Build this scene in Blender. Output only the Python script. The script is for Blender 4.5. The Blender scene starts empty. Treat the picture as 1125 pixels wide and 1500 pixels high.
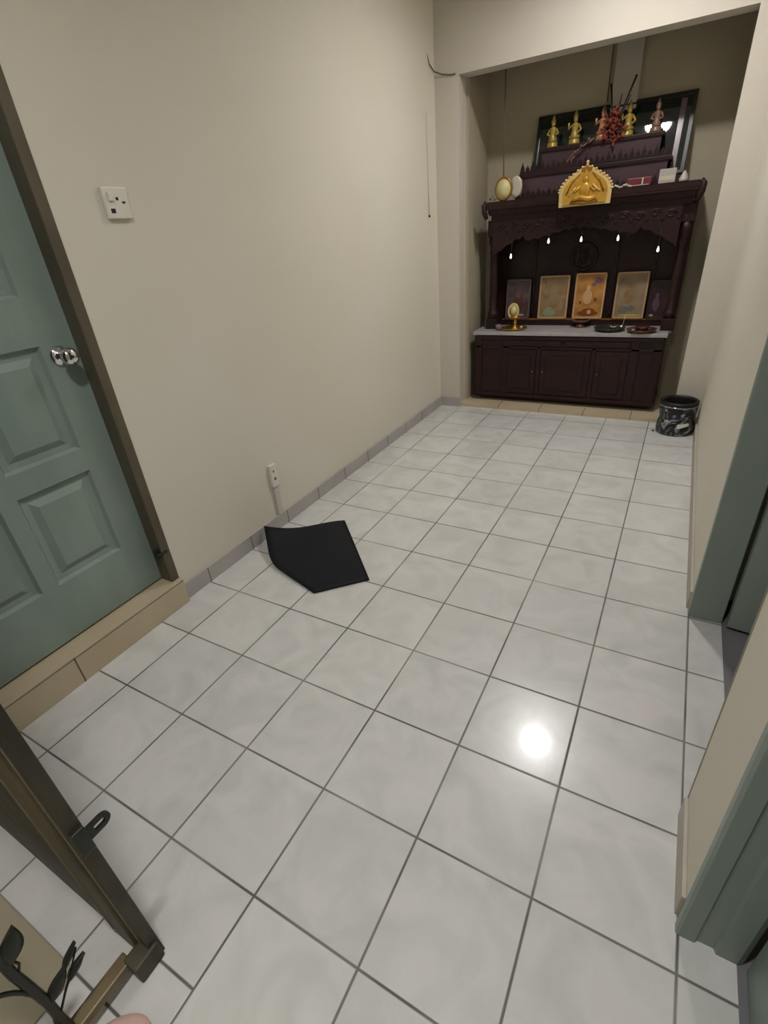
import bpy, bmesh, math, random
from mathutils import Vector, Matrix, noise
random.seed(7)
T = 0.30                       # one floor tile = 0.30 m; all lengths below are in tiles
COL = bpy.context.scene.collection

# ------------------------------------------------------------------ materials
def lin(c):
    return tuple(((v/255)/12.92 if v/255 <= .04045 else ((v/255+.055)/1.055)**2.4) for v in c)
def mat(name, rgb, rough=.5, metal=0., var=.0, scale=6., bump=0., coat=0., emit=None, es=0., stretch=None, var_rgb=None, spec=.5):
    m = bpy.data.materials.new(name); m.use_nodes = True
    n = m.node_tree.nodes; l = m.node_tree.links; b = n['Principled BSDF']
    c = lin(rgb)
    b.inputs['Base Color'].default_value = (*c, 1); b.inputs['Roughness'].default_value = rough
    b.inputs['Metallic'].default_value = metal; b.inputs['Coat Weight'].default_value = coat
    b.inputs['Specular IOR Level'].default_value = spec
    tc = n.new('ShaderNodeTexCoord'); src = tc.outputs['Object']
    if stretch:
        mp = n.new('ShaderNodeMapping'); mp.inputs['Scale'].default_value = stretch
        l.new(src, mp.inputs['Vector']); src = mp.outputs['Vector']
    nz = n.new('ShaderNodeTexNoise'); nz.inputs['Scale'].default_value = scale; nz.inputs['Detail'].default_value = 5
    l.new(src, nz.inputs['Vector'])
    if var or var_rgb:
        r = n.new('ShaderNodeValToRGB'); r.color_ramp.elements[0].position = .35; r.color_ramp.elements[1].position = .68
        c2 = lin(var_rgb) if var_rgb else tuple(v*(1-var) for v in c)
        r.color_ramp.elements[0].color = (*c2, 1); r.color_ramp.elements[1].color = (*c, 1)
        l.new(nz.outputs['Fac'], r.inputs['Fac']); l.new(r.outputs['Color'], b.inputs['Base Color'])
    if bump:
        bp = n.new('ShaderNodeBump'); bp.inputs['Strength'].default_value = bump; bp.inputs['Distance'].default_value = .004
        l.new(nz.outputs['Fac'], bp.inputs['Height']); l.new(bp.outputs['Normal'], b.inputs['Normal'])
    if emit:
        b.inputs['Emission Color'].default_value = (*lin(emit), 1); b.inputs['Emission Strength'].default_value = es
    return m

M = {}
M['wall'] = mat('cream_wall_paint', (222, 216, 202), .75, var_rgb=(219, 213, 196), scale=1.3, bump=.05)
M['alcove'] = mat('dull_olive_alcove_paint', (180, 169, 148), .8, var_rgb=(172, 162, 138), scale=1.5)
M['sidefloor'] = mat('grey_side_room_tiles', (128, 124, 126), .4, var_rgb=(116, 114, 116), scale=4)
M['beam'] = mat('cream_wall_paint_pale', (208, 201, 188), .75, var=.03, scale=1.5)
M['ceil'] = mat('white_ceiling_paint', (215, 212, 205), .8, var=.02)
M['stairtile'] = mat('beige_step_tile', (198, 182, 154), .35, var_rgb=(188, 172, 142), scale=2.5)
M['groutline'] = mat('dark_grout', (95, 84, 66), .8)
M['basetile'] = mat('grey_skirting_tile', (184, 179, 174), .35, var_rgb=(172, 167, 164), scale=5)
M['skirtright'] = mat('cream_skirting', (180, 172, 158), .5, var=.05, scale=5)
M['door'] = mat('sage_green_door_paint', (142, 156, 146), .42, var_rgb=(126, 142, 133), scale=5, bump=.08, stretch=(1, 1, .35))
M['door2'] = mat('sage_green_frame_paint', (146, 156, 146), .45, var_rgb=(134, 146, 136), scale=4, bump=.05, stretch=(1, 1, .3))
M['frame'] = mat('olive_brown_frame_paint', (102, 95, 76), .5, var_rgb=(84, 76, 60), scale=9, stretch=(1, 1, .3), bump=.1)
M['gatewood'] = mat('dark_worn_frame_timber', (82, 74, 56), .6, var_rgb=(48, 44, 34), scale=14, stretch=(1, 1, .4), bump=.1)
M['gatewood2'] = mat('brown_worn_frame_timber', (112, 96, 66), .6, var_rgb=(76, 70, 50), scale=9, stretch=(1, 1, .4), bump=.1)
M['bead'] = mat('worn_edge_paint', (140, 134, 108), .5, var=.2, scale=12)
M['chrome'] = mat('chrome_knob', (225, 225, 225), .08, 1.)
M['iron'] = mat('black_iron', (46, 50, 40), .4, .3, var=.3, scale=12)
M['rail'] = mat('olive_brass_rail', (128, 116, 84), .45, .1, var_rgb=(104, 84, 60), scale=6)
M['wood'] = mat('mahogany_lacquer', (42, 17, 16), .46, var_rgb=(32, 12, 12), scale=8, stretch=(.3, 1, 1), coat=.04, spec=.35)
M['wood2'] = mat('mahogany_riser', (78, 58, 64), .38, var_rgb=(66, 46, 52), scale=7, stretch=(.3, 1, 1))  # paler copy of the mahogany, light on the risers put into the colour
M['marble'] = mat('white_marble_top', (176, 172, 170), .3, var_rgb=(160, 156, 155), scale=10)
M['gold'] = mat('gold_paint', (206, 160, 62), .38, .25, var_rgb=(176, 128, 40), scale=18, bump=.2)
M['golddark'] = mat('old_gold', (150, 104, 34), .4, .3, var=.2, scale=18)
M['goldpale'] = mat('pale_gold', (222, 192, 130), .4, .25, var=.1, scale=20)
M['brass'] = mat('polished_brass', (200, 160, 80), .22, .9)
M['steel'] = mat('polished_steel', (200, 198, 195), .15, 1.)
M['copper'] = mat('copper_dish', (120, 84, 78), .25, .8)
M['cream'] = mat('cream_disc', (206, 198, 150), .5, var_rgb=(196, 190, 130), scale=5)
M['pearl'] = mat('pearl_white', (190, 184, 164), .3, var=.05)
M['glassdark'] = mat('dark_picture_glass', (26, 30, 30), .03, var_rgb=(34, 42, 40), scale=4, spec=.9)
M['frameblack'] = mat('dark_picture_frame', (34, 38, 34), .3, var=.1)
M['red'] = mat('dried_red_petals', (132, 52, 40), .7, var=.25, scale=20)
M['redbright'] = mat('red_packet', (104, 34, 44), .4)
M['carton'] = mat('grey_white_card', (168, 160, 154), .5)
M['pink'] = mat('pink_rubber', (214, 176, 164), .6, var=.04)
M['white'] = mat('white_plastic', (226, 222, 210), .3)
M['black'] = mat('black_slot', (20, 18, 18), .5)
M['mat_black'] = mat('black_rubber_mat', (17, 19, 26), .6, var=.2, scale=30, bump=.1, spec=.25)
M['bulb'] = mat('lit_candle_bulb', (255, 250, 240), .3, emit=(255, 250, 240), es=1.4)
M['lamp'] = mat('lamp_globe_lit', (255, 253, 248), .3, emit=(252, 250, 250), es=118)
M['lamp2'] = mat('lamp_globe_lit_second', (255, 253, 248), .3, emit=(252, 250, 250), es=122)
M['olive_mat'] = mat('olive_floor_mat', (166, 158, 134), .9, var_rgb=(158, 150, 126), scale=5)
M['conduit'] = mat('grey_conduit', (206, 202, 190), .5, var=.05)
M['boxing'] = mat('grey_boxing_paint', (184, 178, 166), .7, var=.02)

def m_floor():
    m = bpy.data.materials.new('white_floor_tiles'); m.use_nodes = True
    n = m.node_tree.nodes; l = m.node_tree.links; b = n['Principled BSDF']
    tc = n.new('ShaderNodeTexCoord'); sx = n.new('ShaderNodeSeparateXYZ'); l.new(tc.outputs['Object'], sx.inputs[0])
    def math_(op, a, c=None, clamp=False):
        x = n.new('ShaderNodeMath'); x.operation = op; x.use_clamp = clamp
        for i, v in enumerate((a, c)):
            if v is None: continue
            if isinstance(v, (int, float)): x.inputs[i].default_value = v
            else: l.new(v, x.inputs[i])
        return x.outputs[0]
    X = math_('DIVIDE', sx.outputs['X'], T); Y = math_('DIVIDE', sx.outputs['Y'], T)
    # gentle waviness of the hand-laid joints
    def edge(v):
        f = math_('FRACT', math_('ADD', v, 40.5)); return math_('ABSOLUTE', math_('SUBTRACT', f, .5))
    ex, ey = edge(X), edge(Y)
    # the cut row at the doorway (a joint at y = -1.65 beside the frame)
    cut = math_('ABSOLUTE', math_('ADD', Y, 1.65)); cut = math_('ADD', cut, math_('MULTIPLY', math_('GREATER_THAN', X, -3.0), 9.))
    d = math_('MINIMUM', math_('MINIMUM', ex, ey), cut)
    gr = n.new('ShaderNodeMapRange'); gr.inputs['From Min'].default_value = .006; gr.inputs['From Max'].default_value = .014
    gr.inputs['To Min'].default_value = 1; gr.inputs['To Max'].default_value = 0; l.new(d, gr.inputs['Value'])
    fx = math_('FLOOR', X); fy = math_('FLOOR', Y)
    cv = n.new('ShaderNodeCombineXYZ'); l.new(fx, cv.inputs[0]); l.new(fy, cv.inputs[1])
    wn = n.new('ShaderNodeTexWhiteNoise'); wn.noise_dimensions = '3D'; l.new(cv.outputs[0], wn.inputs['Vector'])
    off = n.new('ShaderNodeVectorMath'); off.operation = 'MULTIPLY_ADD'
    l.new(wn.outputs['Color'], off.inputs[0]); off.inputs[1].default_value = (7, 7, 7); l.new(tc.outputs['Object'], off.inputs[2])
    nz = n.new('ShaderNodeTexNoise'); nz.inputs['Scale'].default_value = 5.5; nz.inputs['Detail'].default_value = 4; nz.inputs['Distortion'].default_value = 1.2
    l.new(off.outputs[0], nz.inputs['Vector'])
    r = n.new('ShaderNodeValToRGB'); e = r.color_ramp.elements
    e[0].position = .32; e[0].color = (*lin((200, 200, 195)), 1); e[1].position = .62; e[1].color = (*lin((214, 213, 209)), 1)
    e2 = r.color_ramp.elements.new(.75); e2.color = (*lin((216, 208, 204)), 1)
    l.new(nz.outputs['Fac'], r.inputs['Fac'])
    hsv = n.new('ShaderNodeHueSaturation'); l.new(r.outputs['Color'], hsv.inputs['Color'])
    l.new(math_('ADD', math_('MULTIPLY', wn.outputs['Value'], .05), .975), hsv.inputs['Value'])
    nz2 = n.new('ShaderNodeTexNoise'); nz2.inputs['Scale'].default_value = 3; l.new(tc.outputs['Object'], nz2.inputs['Vector'])
    gcol = n.new('ShaderNodeValToRGB'); gcol.color_ramp.elements[0].color = (*lin((92, 88, 80)), 1); gcol.color_ramp.elements[1].color = (*lin((150, 146, 138)), 1)
    gcol.color_ramp.elements[0].position = .4; gcol.color_ramp.elements[1].position = .7
    l.new(nz2.outputs['Fac'], gcol.inputs['Fac'])
    mx = n.new('ShaderNodeMix'); mx.data_type = 'RGBA'; l.new(gr.outputs[0], mx.inputs['Factor'])
    l.new(hsv.outputs['Color'], mx.inputs['A']); l.new(gcol.outputs['Color'], mx.inputs['B']); l.new(mx.outputs['Result'], b.inputs['Base Color'])
    rr = math_('ADD', math_('MULTIPLY', gr.outputs[0], .4), .24); l.new(rr, b.inputs['Roughness'])
    b.inputs['Specular IOR Level'].default_value = .45
    b.inputs['Coat Weight'].default_value = .35; b.inputs['Coat Roughness'].default_value = .07
    bp = n.new('ShaderNodeBump'); bp.invert = True; bp.inputs['Strength'].default_value = .35; bp.inputs['Distance'].default_value = .002
    l.new(gr.outputs[0], bp.inputs['Height']); l.new(bp.outputs['Normal'], b.inputs['Normal'])
    return m
M['floor'] = m_floor()
def m_marbled():
    m = bpy.data.materials.new('black_white_marbled_tin'); m.use_nodes = True
    n = m.node_tree.nodes; l = m.node_tree.links; b = n['Principled BSDF']
    tc = n.new('ShaderNodeTexCoord'); nz = n.new('ShaderNodeTexNoise')
    nz.inputs['Scale'].default_value = 13; nz.inputs['Detail'].default_value = 3; nz.inputs['Distortion'].default_value = 2.4
    l.new(tc.outputs['Object'], nz.inputs['Vector'])
    r = n.new('ShaderNodeValToRGB'); e = r.color_ramp.elements
    e[0].position = .47; e[0].color = (.006, .007, .009, 1); e[1].position = .70; e[1].color = (*lin((190, 194, 196)), 1)
    x = e.new(.54); x.color = (*lin((66, 72, 76)), 1)
    l.new(nz.outputs['Fac'], r.inputs['Fac']); l.new(r.outputs['Color'], b.inputs['Base Color']); b.inputs['Roughness'].default_value = .3
    return m
M['marbled'] = m_marbled()

# ------------------------------------------------------------------ mesh helpers
class MB:
    def __init__(s, *mats): s.bm = bmesh.new(); s.mats = list(mats); s.mi = 0
    def use(s, m):
        if m not in s.mats: s.mats.append(m)
        s.mi = s.mats.index(m); return s
    def face(s, vs, smooth=False):
        try: f = s.bm.faces.new(vs)
        except ValueError: return
        f.material_index = s.mi; f.smooth = smooth
    def box(s, x0, x1, y0, y1, z0, z1, mtx=None):
        v = [Vector((x, y, z)) for z in (z0, z1) for y in (y0, y1) for x in (x0, x1)]
        if mtx: v = [mtx @ p for p in v]
        v = [s.bm.verts.new(p) for p in v]
        for f in ((0, 2, 3, 1), (4, 5, 7, 6), (0, 1, 5, 4), (2, 6, 7, 3), (0, 4, 6, 2), (1, 3, 7, 5)): s.face([v[i] for i in f])
        return s
    def bevbox(s, x0, x1, y0, y1, z0, z1, b=.01, mtx=None):
        """box with chamfered edges"""
        t = bmesh.new(); bmesh.ops.create_cube(t, size=1)
        for v in t.verts: v.co = Vector(((x0+x1)/2+v.co.x*(x1-x0), (y0+y1)/2+v.co.y*(y1-y0), (z0+z1)/2+v.co.z*(z1-z0)))
        bmesh.ops.bevel(t, geom=list(t.edges), offset=b, segments=2, affect='EDGES', profile=.6)
        s.merge(t, mtx); return s
    def merge(s, t, mtx=None, smooth=False):
        mp = {}
        for v in t.verts: mp[v] = s.bm.verts.new(mtx @ v.co if mtx else v.co)
        for f in t.faces: s.face([mp[v] for v in f.verts], smooth or f.smooth)
        t.free()
    def lathe(s, prof, c=(0, 0, 0), seg=24, mtx=None, smooth=True):
        """prof: (radius, z) bottom to top"""
        rings = []
        for r, z in prof:
            ring = []
            if r < 1e-6:
                p = Vector((c[0], c[1], c[2]+z)); ring = [s.bm.verts.new(mtx @ p if mtx else p)]
            else:
                for k in range(seg):
                    a = 2*math.pi*k/seg; p = Vector((c[0]+r*math.cos(a), c[1]+r*math.sin(a), c[2]+z))
                    ring.append(s.bm.verts.new(mtx @ p if mtx else p))
            rings.append(ring)
        for a, b in zip(rings, rings[1:]):
            for k in range(seg):
                k2 = (k+1) % seg
                if len(a) == 1 and len(b) == 1: continue
                if len(a) == 1: s.face([a[0], b[k2], b[k]], smooth)
                elif len(b) == 1: s.face([a[k], a[k2], b[0]], smooth)
                else: s.face([a[k], a[k2], b[k2], b[k]], smooth)
        return s
    def tube(s, pts, r, seg=8, flat=1.):
        pts = [Vector(p) for p in pts]; n = len(pts)
        rs = r if isinstance(r, (list, tuple)) else [r]*n
        rings = []; up = None
        for i, p in enumerate(pts):
            d = (pts[min(i+1, n-1)]-pts[max(i-1, 0)]).normalized()
            if up is None: up = Vector((0, 0, 1)) if abs(d.z) < .9 else Vector((1, 0, 0))
            a = d.cross(up).normalized(); b = a.cross(d).normalized(); up = b
            rings.append([s.bm.verts.new(p+rs[i]*(math.cos(t)*a+math.sin(t)*flat*b)) for t in [2*math.pi*k/seg for k in range(seg)]])
        for a, b in zip(rings, rings[1:]):
            for k in range(seg): s.face([a[k], a[(k+1) % seg], b[(k+1) % seg], b[k]], True)
        s.face(rings[0][::-1]); s.face(rings[-1])
        return s
    def prism(s, poly, y0, y1, mtx=None, axis='y'):
        """poly in (x,z) extruded along y (or (y,z) along x)"""
        def P(a, h, b): p = Vector((a, h, b)) if axis == 'y' else Vector((h, a, b)); return mtx @ p if mtx else p
        A = [s.bm.verts.new(P(a, y0, b)) for a, b in poly]; B = [s.bm.verts.new(P(a, y1, b)) for a, b in poly]
        k = len(poly)
        s.face(A); s.face(B[::-1])
        for i in range(k): s.face([A[i], B[i], B[(i+1) % k], A[(i+1) % k]])
        return s
    def ball(s, c, r, sub=2, sc=(1, 1, 1), mtx=None):
        t = bmesh.new(); bmesh.ops.create_icosphere(t, subdivisions=sub, radius=1)
        for v in t.verts:
            p = Vector((v.co.x*r*sc[0], v.co.y*r*sc[1], v.co.z*r*sc[2]))
            v.co = (mtx @ p if mtx else p)+Vector(c)
        s.merge(t, None, True); return s
    def build(s, name, parent=None, origin=None, **tags):
        bm = s.bm
        bmesh.ops.recalc_face_normals(bm, faces=bm.faces[:])
        if parent is not None: org = Vector(parent['_o'])
        else:
            org = Vector(origin) if origin else Vector((0, 0, 0))
        for v in bm.verts: v.co = (v.co-org)*T
        me = bpy.data.meshes.new(name); bm.to_mesh(me); bm.free()
        for m in s.mats: me.materials.append(M[m])
        o = bpy.data.objects.new(name, me); COL.objects.link(o)
        if parent is not None: o.parent = parent; o['_o'] = tuple(org)
        else: o.location = org*T; o['_o'] = tuple(org)
        for k, v in tags.items(): o[k] = v
        return o
def thing(name, label, cat, loc, group=None):
    o = bpy.data.objects.new(name, None); COL.objects.link(o); o.empty_display_size = .05
    o.location = Vector(loc)*T; o['_o'] = tuple(loc); o['label'] = label; o['category'] = cat
    if group: o['group'] = group
    return o
def struct(b, name): return b.build(name, kind='structure')

# ------------------------------------------------------------------ shell
H = 10.0; LX = -6.65; YB = -9.0; YF = 11.47; YA = 13.4
b = MB('floor'); b.box(-7.4, .36, YB, YF+.45, -.3, 0); struct(b, 'floor')
b = MB('sidefloor'); b.box(.36, 5, -2.8, 4.6, -.3, -.012); struct(b, 'floor_side_room')  # side-room floor in a darker grey than the corridor
b = MB('ceil'); b.box(-8, 5, YB-.5, 14.2, H, H+.3); struct(b, 'ceiling')
# left wall with the raised doorway (opening y -1.30 .. 1.47, z .42 .. 7.1)
DY0, DY1, DZ0, DZ1 = -1.38, 1.52, .42, 7.2
b = MB('wall')
b.box(LX-.7, LX, DY1, 13.9, -.3, H); b.box(LX-.7, LX, YB, DY0, -.3, H); b.box(LX-.7, LX, DY0, DY1, DZ1, H); b.box(LX-.7, LX-.55, DY0, DY1, -.3, DZ1)
struct(b, 'wall_left')
# right wall, two doorways
R1a, R1b, R2a, R2b = 1.2, 4.10, -2.62, .28
b = MB('wall')
b.box(0, .36, R1b, 12.0, -.3, H); b.box(0, .36, R2b, R1a, -.3, H); b.box(0, .36, YB, R2a, -.3, H)
b.box(0, .36, R1a, R1b, 7.1, H); b.box(0, .36, R2a, R2b, 7.1, H)
struct(b, 'wall_right')
b = MB('wall'); b.box(-8, 5, YB-.4, YB, -.3, H); struct(b, 'wall_back')
b = MB('wall'); b.box(.36, 5, 4.6, 5, -.3, H); b.box(.36, 5, -3.2, -2.8, -.3, H); b.box(4.6, 5, -2.8, 4.6, -.3, H); struct(b, 'wall_side_room')
# cross wall: two stubs and the beam
b = MB('beam'); b.box(LX, -6.05, YF, YF+.45, 0, H); b.box(-.53, 0, YF, YF+.45, 0, H); b.box(-6.05, -.53, YF, YF+.45, 7.6, H); struct(b, 'wall_front')
# alcove
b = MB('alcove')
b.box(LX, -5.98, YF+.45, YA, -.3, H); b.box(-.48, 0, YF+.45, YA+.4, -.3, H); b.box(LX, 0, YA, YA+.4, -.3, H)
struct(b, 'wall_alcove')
b = MB('stairtile'); b.box(-6.05, -.53, YF+.03, YF+.45, 0, .09); b.box(-5.98, -.48, YF+.45, YA, -.3, .09)
b.use('groutline')
for x in (-4.9, -3.75, -2.6, -1.45): b.box(x-.008, x+.008, YF+.026, YF+.5, 0, .093)
struct(b, 'floor_alcove')
b = MB('boxing'); b.bevbox(-3.05, -2.5, YA-.12, YA, 6.0, H, .02); struct(b, 'trim_1')  # raised strip, slightly paler than the alcove back wall
# skirtings
b = MB('basetile'); b.bevbox(LX, -6.61, DY1+.02, YF, 0, .27, .008); b.bevbox(LX, -6.05, YF-.04, YF, 0, .27, .008)
b.use('groutline')
for y in (2.02, 3.02, 4.02, 5.02, 6.02, 7.02, 8.02, 9.02, 10.02): b.box(-6.62, -6.607, y-.006, y+.006, 0, .262)
struct(b, 'baseboard_left')
b = MB('skirtright'); b.bevbox(-.035, 0, R1b+.1, YF, 0, .27, .006); b.bevbox(-.03, 0, R2b+.1, R1a, 0, .27, .006); b.bevbox(-.035, 0, YB, R2a, 0, .27, .006)
struct(b, 'baseboard_right')
# cross wall of the entrance, seen only by its foot
b = MB('gatewood'); b.box(LX, -3.8, -1.68, -1.56, 0, 7.6); struct(b, 'wall_entrance')

# ------------------------------------------------------------------ step in front of the left door
b = MB('stairtile')
b.bevbox(-7.15, -6.55, DY0-.1, DY1, 0, .42, .008)
b.use('groutline')
for y in (-.19,): b.box(-6.6, -6.547, y-.008, y+.008, 0, .40)
b.box(-6.553, -6.547, DY0-.1, DY1, .385, .393)
b.build('step', origin=(-6.85, 0, 0), kind='structure')
bpy.data.objects['step'].name = 'trim_2'

# ------------------------------------------------------------------ doors
def door_panels(mb, y0, y1, z0, z1, xf, th, panels, sgn=1):
    """leaf in the y-z plane, front face at xf looking towards sgn*x; panels = list of (y0,y1,z0,z1) fields"""
    xb = xf-sgn*th
    ys = sorted({y0, y1, *[p[0] for p in panels], *[p[1] for p in panels]})
    zs = sorted({z0, z1, *[p[2] for p in panels], *[p[3] for p in panels]})
    for a, c in zip(ys, ys[1:]):
        for d, e in zip(zs, zs[1:]):
            inside = any(a >= p[0]-1e-6 and c <= p[1]+1e-6 and d >= p[2]-1e-6 and e <= p[3]+1e-6 for p in panels)
            if not inside: mb.box(min(xf, xb), max(xf, xb), a, c, d, e)
    for a, c, d, e in panels:
        r = .05; g = .1; q = .18
        def ring(y_, z_, x): return [mb.bm.verts.new((x, yy, zz)) for yy, zz in ((a+y_, d+z_), (c-y_, d+z_), (c-y_, e-z_), (a+y_, e-z_))]
        rings = [ring(0, 0, xf), ring(.03, .03, xf-sgn*.05), ring(g, g, xf-sgn*.055), ring(q, q, xf-sgn*.01)]
        for A, B in zip(rings, rings[1:]):
            for k in range(4): mb.face([A[k], A[(k+1) % 4], B[(k+1) % 4], B[k]])
        mb.face(rings[-1])
        mb.box(min(xf-sgn*.07, xb), max(xf-sgn*.07, xb), a, c, d, e)

t = bpy.data.objects.new('door_1', None); COL.objects.link(t); t['kind'] = 'structure'; t['_o'] = (-6.85, 0, .42); t.location = Vector((-6.85, 0, .42))*T
b = MB('door')
cols = [(-1.02, -.06), (.13, 1.0)]; rows = [(1.2, 2.38), (2.66, 3.86), (4.35, 6.3)]
door_panels(b, -1.28, 1.40, .45, 6.98, -6.85, .13, [(a, c, d, e) for a, c in cols for d, e in rows])
leaf = b.build('door_leaf', t)
b = MB('chrome')
mx = Matrix.Translation((-6.85, 1.17, 3.72)) @ Matrix.Rotation(math.pi/2, 4, 'Y') @ Matrix.Scale(.88, 4)
b.lathe([(.0, 0), (.125, 0), (.125, .02), (.10, .04), (.045, .05), (.04, .12), (.06, .14), (.1, .17), (.11, .21), (.1, .26), (.06, .285), (.0, .29)], seg=28, mtx=mx)
kn = b.build('door_knob', leaf, label='round chrome door knob')
b = MB('black'); b.lathe([(0, .292), (.018, .292), (.018, .296), (0, .297)], seg=10, mtx=mx); b.build('keyhole', kn)
b = MB('frame')
b.bevbox(-7.0, LX+.03, DY1-.13, DY1, .42, DZ1, .012); b.bevbox(-7.0, LX+.03, DY0, DY0+.1, .42, DZ1, .012); b.bevbox(-7.0, LX+.03, DY0, DY1, DZ1-.14, DZ1, .012)
b.bevbox(-7.05, -6.99, DY1-.2, DY1-.13, .42, DZ1-.14, .008)
b.build('door_frame', t)
b = MB('iron')
b.bevbox(-6.7, -6.66, DY1-.21, DY1-.06, .86, 1.0, .01); b.tube([(-6.66, DY1-.22, .93), (-6.62, DY1-.16, .93), (-6.62, DY1-.05, .93)], .02)
b.build('floor_bolt', t, label='small dark bolt low on the frame')

# right door near the middle of the corridor, leaf swung into its room
t = bpy.data.objects.new('door_2', None); COL.objects.link(t); t['kind'] = 'structure'; t['_o'] = (.2, 4, 0); t.location = Vector((.2, 4, 0))*T
b = MB('door2'); b.bevbox(-.015, .36, R1b-.08, R1b+.02, 0, 7.1, .012); b.bevbox(-.015, .36, R1a, R1b, 7.0, 7.12, .01)
b.build('door_frame', t)
b = MB('door2')
door_panels(b, -2.75, -.02, .04, 6.95, 0, .13, [(a, c, d, e) for a, c in ((-2.5, -1.5), (-1.25, -.3)) for d, e in ((.9, 2.2), (2.5, 3.8), (4.2, 6.2))])
Rm = Matrix.Translation((.40, 3.97, 0)) @ Matrix.Rotation(math.radians(-90-180), 4, 'Z')
for v in b.bm.verts:
    p = v.co.copy(); v.co = Vector((.39-p.y*1., 3.95-p.x*1.+p.y*.12, p.z))
leaf2 = b.build('door_leaf', t)
b = MB('bead'); b.bevbox(-.005, .36, R1a-.0, R1a+.03, 0, 7.1, .008); b.build('near_jamb', t, label='drab beige jamb on the near side')

# nearest right door: frame and closed leaf
t = bpy.data.objects.new('door_3', None); COL.objects.link(t); t['kind'] = 'structure'; t['_o'] = (.2, .2, 0); t.location = Vector((.2, .2, 0))*T
b = MB('door2')
b.prism([(-.02, R2b+.04), (-.02, R2b-.015), (.0, R2b-.03), (.10, R2b-.03), (.115, R2b-.005), (.22, R2b-.005), (.235, R2b-.035), (.36, R2b-.035), (.40, R2b-.01), (.40, R2b+.04)], 0, 7.1,
        mtx=Matrix(((1, 0, 0, 0), (0, 0, 1, 0), (0, 1, 0, 0), (0, 0, 0, 1))))
b.bevbox(-.02, .40, R2a-.05, R2a+.03, 0, 7.1, .01); b.bevbox(-.02, .4, R2a, R2b, 7.0, 7.12, .01)
b.build('door_frame', t)
b = MB('door'); door_panels(b, R2a+.04, R2b-.05, .02, 6.98, .415, .12, [(a, c, d, e) for a, c in ((-2.3, -1.4), (-1.1, -.1)) for d, e in ((1.2, 2.38), (2.66, 3.86), (4.35, 6.3))], -1)
b.build('door_leaf', t)

# ------------------------------------------------------------------ entrance frame with hasp, and the open iron gate
t = bpy.data.objects.new('door_4', None); COL.objects.link(t); t['kind'] = 'structure'; t['_o'] = (-3.5, -1.65, 0); t.location = Vector((-3.5, -1.65, 0))*T
b = MB('gatewood'); b.bevbox(-3.52, -3.38, -1.665, -1.58, 0, 7.4, .01); b.build('frame_post', t)
b = MB('gatewood2'); b.bevbox(-3.8, -3.50, -1.695, -1.585, 0, 7.4, .01); b.build('frame_rebate', t, label='browner rebated strip of the frame')
b = MB('bead'); b.box(-3.475, -3.455, -1.672, -1.664, .1, 7.3); b.box(-3.81, -3.795, -1.702, -1.694, .1, 7.3); b.build('frame_bead', t, label='thin pale worn edges')  # highlights along the frame edges put in as lighter strips
b = MB('gatewood'); b.bevbox(-3.50, -3.35, -1.80, -1.60, 0, .2, .02); b.build('post_foot', t, label='dark block at the foot of the post')
b = MB('iron')
# hasp: plate with a slotted eye pointing along +y
pts = []
b.bevbox(-3.385, -3.345, -1.665, -1.585, 1.50, 1.72, .01)
def slot_plate(mb, y0, y1, zc, h, x0, x1):
    n = 10; outer = [(y0, zc-h), ]; 
    outer = [(y0, zc+h)]+[(y1-h+h*math.sin(a), zc+h*math.cos(a)) for a in [math.pi*k/n for k in range(n+1)]]+[(y0, zc-h)]
    hh = h*.38; c0 = y1-h*1.9; c1 = y1-h
    A = [mb.bm.verts.new((x1, y, z)) for y, z in outer]
    # ring of quads around the slot
    inner = [(c0, zc+hh)]+[(c1+hh*math.sin(a), zc+hh*math.cos(a)) for a in [math.pi*k/n for k in range(n+1)]]+[(c0, zc-hh)]
    for X in (x0, x1):
        O = [mb.bm.verts.new((X, y, z)) for y, z in outer]; I = [mb.bm.verts.new((X, y, z)) for y, z in inner]
        for k in range(len(O)-1): mb.face([O[k], O[k+1], I[k+1], I[k]])
        mb.face([O[-1], O[0], I[0], I[-1]])
        if X == x0: O0, I0 = O, I
        else:
            for k in range(len(O)):
                k2 = (k+1) % len(O); mb.face([O0[k], O0[k2], O[k2], O[k]]); mb.face([I0[k], I0[k2], I[k2], I[k]])
    for v in A: mb.bm.verts.remove(v)
slot_plate(b, -1.59, -1.44, 1.61, .055, -3.385, -3.365)
b.build('hasp', t, label='black slotted hasp plate sticking out of the post')

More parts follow.
